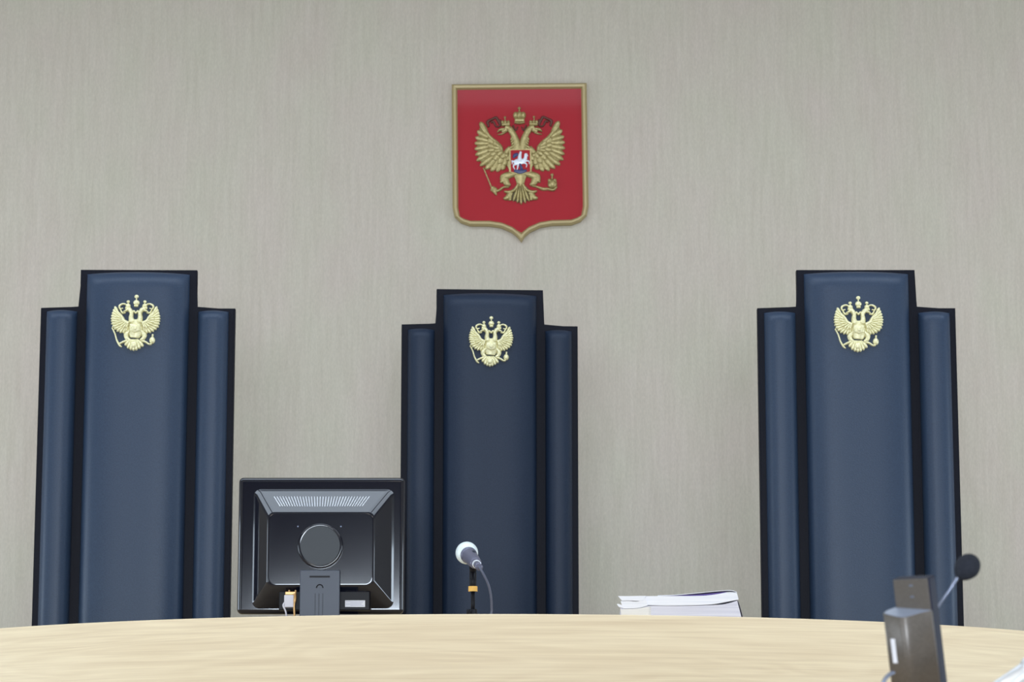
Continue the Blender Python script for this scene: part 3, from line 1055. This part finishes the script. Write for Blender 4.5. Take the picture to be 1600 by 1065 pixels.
tube(bm, [tuple(axis * 0.05 + up * 0.017 - side * 0.004), tuple(axis * 0.062 + up * 0.0175 - side * 0.004)], 0.0042, seg=10)
obj('switch', bm, m_mattblk, mic)
e1 = axis * 0.148
c0 = bcen + e1
pts = [c0 - axis * 0.004, c0 + axis * 0.012]
for x, y, Y in ((540, 590, 7.12), (575, 700, 7.13), (592, 820, 7.14), (596, 930, 7.15)):
    pts.append(q7(x, y, Y))
pts.append(Vector((pts[-1].x + 0.004, 7.16, ZB + 0.003)))
pts.append(Vector((pts[-1].x + 0.06, 7.25, ZB + 0.003)))
pts = smooth_path([tuple(p - bcen) for p in pts], 6)
obj('cable', tb(pts, 0.0030, seg=10), m_cable, mic, smooth=True)

# ------------------------------------------------------------------ papers
PY = 7.22


def q8(x, y, Y=PY):
    return P(940 + x / 6.154, 900 + y / 6.154, Y)


def slab_poly(top, bot, x_ref, z_ref, y0, y1, skew=0.0):
    """bundle of paper: upper and lower outline in x,z, running back from y0 to y1"""
    bm = bmesh.new()
    n_ = len(top)
    a = [bm.verts.new((x - x_ref, y0 + skew * (x - x_ref), z - z_ref)) for x, z in top] + [bm.verts.new((x - x_ref, y0 + skew * (x - x_ref), z - z_ref)) for x, z in reversed(bot)]
    b = [bm.verts.new((v.co.x + 0.006, y1 + skew * v.co.x, v.co.z)) for v in a]
    m_ = len(a)
    for k in range(m_):
        bm.faces.new((a[k], a[(k + 1) % m_], b[(k + 1) % m_], b[k]))
    for k in range(n_ - 1):
        for l in (a, b):
            bm.faces.new((l[k], l[k + 1], l[m_ - 2 - k], l[m_ - 1 - k]))
    return bm


def xz(pts, n=4):
    pp = [(q8(*p).x, q8(*p).z) for p in pts]
    return smooth_path(pp, n)


c8 = q8(750, 380)
lower = empty('paper_stack', (c8.x, PY, ZB), 'thick stack of greyish white papers lying on the bench right of the middle chair', 'papers', None)
zd = ZB
topl = xz([(180, 300), (420, 285), (750, 285), (1080, 275), (1200, 262), (1305, 232)])
xs = [p[0] for p in topl]
botl = [(x + (0.012 * max(0, (x - xs[0]) / (xs[-1] - xs[0])) ** 3 if True else 0), zd + 0.0015) for x in xs]
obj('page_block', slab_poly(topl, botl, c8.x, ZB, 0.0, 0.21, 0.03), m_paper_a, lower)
cover_t = xz([(1303, 226), (1316, 234), (1330, 270), (1345, 320), (1358, 368)], 4)
bm = bmesh.new()
pc = [(p[0] - c8.x, 0.002 + 0.03 * (p[0] - c8.x), p[1] - ZB) for p in cover_t]
pc.append((pc[-1][0] + 0.002, pc[-1][1], 0.001))
fr = [bm.verts.new(p) for p in pc] + [bm.verts.new((p[0] - 0.0012, p[1], p[2])) for p in reversed(pc)]
bk = [bm.verts.new((v.co.x + 0.006, v.co.y + 0.208, v.co.z)) for v in fr]
for k in range(len(fr)):
    bm.faces.new((fr[k], fr[(k + 1) % len(fr)], bk[(k + 1) % len(fr)], bk[k]))
h_ = len(pc)
for k in range(h_ - 1):
    bm.faces.new((fr[k], fr[k + 1], fr[2 * h_ - 2 - k], fr[2 * h_ - 1 - k]))
obj('cover', bm, mat('grey_cover', (0.22, 0.2, 0.22), 0.6), lower)

upper = empty('document_bundle', (c8.x, PY - 0.004, q8(750, 283).z), 'bright white bundle of sheets curling up, topmost on the paper stack', 'papers', None)
zr = upper.location.z
topu = xz([(420, 192), (620, 190), (850, 190), (1000, 185), (1120, 170), (1215, 152), (1300, 155)])
botu = xz([(432, 278), (620, 282), (850, 279), (1020, 272), (1110, 262), (1215, 242), (1318, 222)])
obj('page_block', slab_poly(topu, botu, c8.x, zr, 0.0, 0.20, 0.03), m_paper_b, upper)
tops = xz([(540, 184), (700, 178), (900, 160), (1100, 140), (1240, 132), (1300, 148)])
bots = [(x, z - 0.0014) for x, z in tops]
obj('top_sheet', slab_poly(tops, bots, c8.x, zr, 0.002, 0.20, 0.03), m_paper_b, upper)
tv = xz([(620, 189), (800, 181), (950, 172), (1080, 160), (1200, 148)])  # dark gap under the top sheet, its shade drawn as a violet slab
bv = xz([(620, 192), (800, 192), (950, 192), (1080, 182), (1210, 164)])
o = obj('divider_sheet', slab_poly(tv, bv, c8.x, zr, 0.004, 0.20, 0.03), m_violet, upper)
o['label'] = 'dark violet sheet between the pages'

loose = empty('folded_papers', (q8(290, 290).x, PY - 0.012, q8(290, 300).z), 'small folded white papers sticking out at the left end of the stack', 'papers', None)
lz = loose.location.z
lx = loose.location.x
t1 = xz([(155, 193), (250, 194), (350, 192), (425, 192)])
b1 = xz([(195, 238), (260, 236), (350, 240), (400, 230)])
obj('flap', slab_poly(t1, b1, lx, lz, -0.002, 0.06), m_paper_b, loose)
t2 = xz([(180, 242), (260, 240), (350, 244), (425, 205)])
b2 = xz([(205, 312), (270, 312), (360, 306), (440, 284)])
obj('flap', slab_poly(t2, b2, lx, lz, 0.0, 0.06), m_paper_b, loose)
t3 = xz([(143, 270), (160, 268), (190, 280), (230, 300)])
b3 = xz([(165, 300), (180, 302), (200, 306), (230, 309)])
obj('flap', slab_poly(t3, b3, lx, lz, -0.001, 0.06), m_paper_b, loose)
under = empty('paper_wad', (q8(300, 350).x, PY - 0.012, ZB), 'cream coloured folded papers below the white flaps, left end of the stack', 'papers', None)
t4 = xz([(178, 318), (260, 316), (350, 312), (450, 292)])
b4 = [(p[0] + 0.004 * (1 - i / len(t4)), ZB + 0.001) for i, p in enumerate(t4)]
obj('page_block', slab_poly(t4, b4, under.location.x, ZB, 0.0, 0.01), m_paper_c, under)

# ------------------------------------------------------------------ speaker's lectern with the conference microphone (near the camera)
UY = 4.2
LT = 1.305
lec = empty('lectern', (0.66, UY, 0), 'light wooden lectern top carrying the grey microphone unit, just below the view', 'lectern')
obj('column', bx(-0.2, 0.2, -0.12, 0.16, 0.04, LT - 0.03), m_oak2, lec)
obj('top_board', bx(-0.3, 0.3, -0.2, 0.22, LT - 0.03, LT, bev=0.003), m_oak2, lec)
obj('foot', bx(-0.27, 0.27, -0.2, 0.22, 0, 0.04, bev=0.003), m_oak2, lec)

pxm = UY / F


def U(x, y, Y=UY):
    return P(x, y, Y)


TIP = math.radians(14)                # tipped forwards
YAW = math.radians(-30)
top_r = U(1451, 902)
BASE_Z = LT + 0.02
ROT = Matrix.Rotation(YAW, 3, 'Z') @ Matrix.Rotation(TIP, 3, 'X')
hgt = (top_r.z - BASE_Z) / math.cos(TIP)
org = top_r - ROT @ Vector((0, 0, hgt))
unit = empty('conference_microphone', tuple(org), 'grey-brown conference microphone unit with foam-tipped gooseneck, lower right foreground', 'microphone')
unit.rotation_euler = ROT.to_euler()
inv = (Matrix.Translation(org) @ ROT.to_4x4()).inverted()


def UL(x, y, Y=UY):
    return inv @ U(x, y, Y)


sw = 0.058
bm = bx(-sw, 0, 0, 0.027, 0.004, hgt, bev=0.0022, seg=3)
obj('housing', bm, m_navy, unit, smooth=False)
obj('face_plate', bx(-sw + 0.001, -0.002, -0.0012, 0.002, 0.006, hgt - 0.001, bev=0.0008), m_unit, unit)
bm = bx(-sw + 0.004, -0.004, -0.012, 0.02, -0.012, 0.006, bev=0.002)
obj('foot', bm, m_black, unit)
# front body with sloping ledge
lz1 = UL(1452, 961, 4.19).z + 0.001
plan = [(-sw - 0.001, 0.001), (-sw - 0.010, -0.010), (-sw - 0.0125, -0.018), (-sw - 0.009, -0.024), (-sw + 0.014, -0.031), (-sw + 0.021, -0.031), (-sw + 0.028, -0.028), (-0.012, -0.010), (-0.0005, -0.001), (-0.0005, 0.001)]
plan = [plan[0]] + smooth_path(plan[1:9], 4) + [plan[9]]
bm = bmesh.new()
zt = lambda x, y: lz1 + 0.003 + y * 0.25 - x * 0.1
lo = [bm.verts.new((x, y, 0.004)) for x, y in plan]
hi = [bm.verts.new((x, y, zt(x, y) - 0.0008)) for x, y in plan]
cxm, cym = -sw / 2, -0.01
hi2 = [bm.verts.new((x + (cxm - x) * 0.02, y + (cym - y) * 0.04, zt(x, y))) for x, y in plan]
n_ = len(plan)
for A_, B_ in ((lo, hi), (hi, hi2)):
    for k in range(n_):
        bm.faces.new((A_[k], A_[(k + 1) % n_], B_[(k + 1) % n_], B_[k]))
bm.faces.new(lo)
bm.faces.new(hi2)
o = obj('front_body', bm, m_unit, unit, smooth=True)
for p in o.data.polygons:
    p.use_smooth = len(p.vertices) == 4 and abs(p.normal.z) < 0.3
bm = bmesh.new()  # thin sheet over the ledge, lamp light from above put into its colour
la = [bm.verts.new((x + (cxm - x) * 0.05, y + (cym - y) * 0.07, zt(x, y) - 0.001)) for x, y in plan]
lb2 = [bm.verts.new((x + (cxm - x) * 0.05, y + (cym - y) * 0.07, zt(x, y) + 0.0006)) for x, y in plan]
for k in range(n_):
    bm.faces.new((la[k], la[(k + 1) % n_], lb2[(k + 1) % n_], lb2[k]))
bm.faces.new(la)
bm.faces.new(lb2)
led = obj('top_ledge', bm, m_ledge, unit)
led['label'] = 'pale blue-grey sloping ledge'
# small window with two glints drawn as pale strips on the upper face
zw = UL(1421, 929, 4.17).z
obj('sensor_slot', bx(-0.0335, -0.0275, -0.0008, 0.001, zw - 0.009, zw + 0.009), m_mattblk, unit)
obj('indicator', bx(-0.0322, -0.0262, -0.0014, 0.0, zw + 0.005, zw + 0.008), m_steel, unit)
obj('indicator', bx(-0.0322, -0.0262, -0.0014, 0.0, zw - 0.012, zw - 0.009), m_steel, unit)
# white sticker on the left facet
sa = Vector((-sw - 0.009, -0.0245, 0))
sb = Vector((-sw + 0.014, -0.0313, 0))
dv = (sb - sa)
nn = Vector((dv.y, -dv.x, 0)).normalized()
if nn.y > 0: nn = -nn
z1s = UL(1397, 1012, 4.14).z
z0s = UL(1403, 1052, 4.14).z
bm = bmesh.new()
p0, p1 = sa + dv * 0.28, sa + dv * 0.60
pts_ = [(p0, z0s), (p1, z0s), (p1, z1s), (p0, z1s)]
f_ = [bm.verts.new(p + nn * 0.0012 + Vector((0, 0, z))) for p, z in pts_]
b_ = [bm.verts.new(p - nn * 0.001 + Vector((0, 0, z))) for p, z in pts_]
for k in range(4):
    bm.faces.new((f_[k], f_[(k + 1) % 4], b_[(k + 1) % 4], b_[k]))
bm.faces.new(f_)
bm.faces.new(b_)
st = obj('sticker', bm, m_label, unit)
st['label'] = 'upright white sticker'
# gooseneck and foam head (world positions turned into the unit's frame)
gp = [U(1440, 1000, 4.27), U(1455, 965, 4.275), U(1470, 941, 4.28), U(1484, 921, 4.28), U(1497, 901, 4.28), U(1504, 892, 4.28)]
gl = [tuple(inv @ p) for p in gp]
gl = [(gl[0][0], 0.045, gl[0][2])] + gl[1:]
neck_ = obj('gooseneck', tb(smooth_path(gl, 4), [0.0019] * 13 + [0.0027] * 8, seg=12), m_steel, unit, smooth=True)
hc = inv @ U(1511, 886, 4.28)
hd = (U(1511, 886, 4.28) - U(1497, 903, 4.28))
hd = (inv.to_3x3() @ hd).normalized()
rot = hd.to_track_quat('Z', 'Y').to_matrix().to_4x4()
bm = bmesh.new()
sphere(bm, (0, 0, 0), 0.0192, 1.16)
for v in bm.verts:
    if v.co.z < 0:
        v.co.x *= 1 - 0.18 * (-v.co.z / 0.022); v.co.y *= 1 - 0.18 * (-v.co.z / 0.022)
bmesh.ops.transform(bm, matrix=Matrix.Translation(hc) @ rot, verts=bm.verts)
fo = obj('foam_windscreen', bm, m_foam, unit, smooth=True)
# its cable
cp = [inv @ p for p in (U(1396, 1050, 4.17), U(1389, 1054, 4.165), U(1382, 1062, 4.16), U(1378, 1078, 4.16), U(1374, 1120, 4.16))]
cp = [tuple(p) for p in cp]
obj('cable', tb(smooth_path(cp, 5), 0.0032, seg=12), m_steel, unit, smooth=True)

# bright metal microphone, mostly outside the lower right corner
bp = U(1611, 1041, 4.15)
mm_ = empty('table_microphone', (bp.x - 0.045, 4.15, LT), 'bright silvery microphone cut off by the lower right corner', 'microphone')
lb_ = bp - mm_.location
bm = bmesh.new()
sphere(bm, tuple(lb_), 0.0165)
obj('head', bm, m_chrome, mm_, smooth=True)
lo_ = Vector((-0.045, 0.0, 0.022))
obj('body', tb([tuple(lb_), tuple(lb_ * 0.5 + lo_ * 0.5), tuple(lo_)], [0.0125, 0.0135, 0.013], seg=24), m_chrome, mm_, smooth=True)
obj('support', tb([(-0.01, 0, 0.004), tuple(lb_ * 0.4 + lo_ * 0.6 - Vector((0, 0, 0.006)))], 0.006, seg=16), m_black, mm_, smooth=True)
obj('base', tb([(-0.01, 0, 0.0), (-0.01, 0, 0.006)], 0.035, seg=32), m_black, mm_, smooth=False)
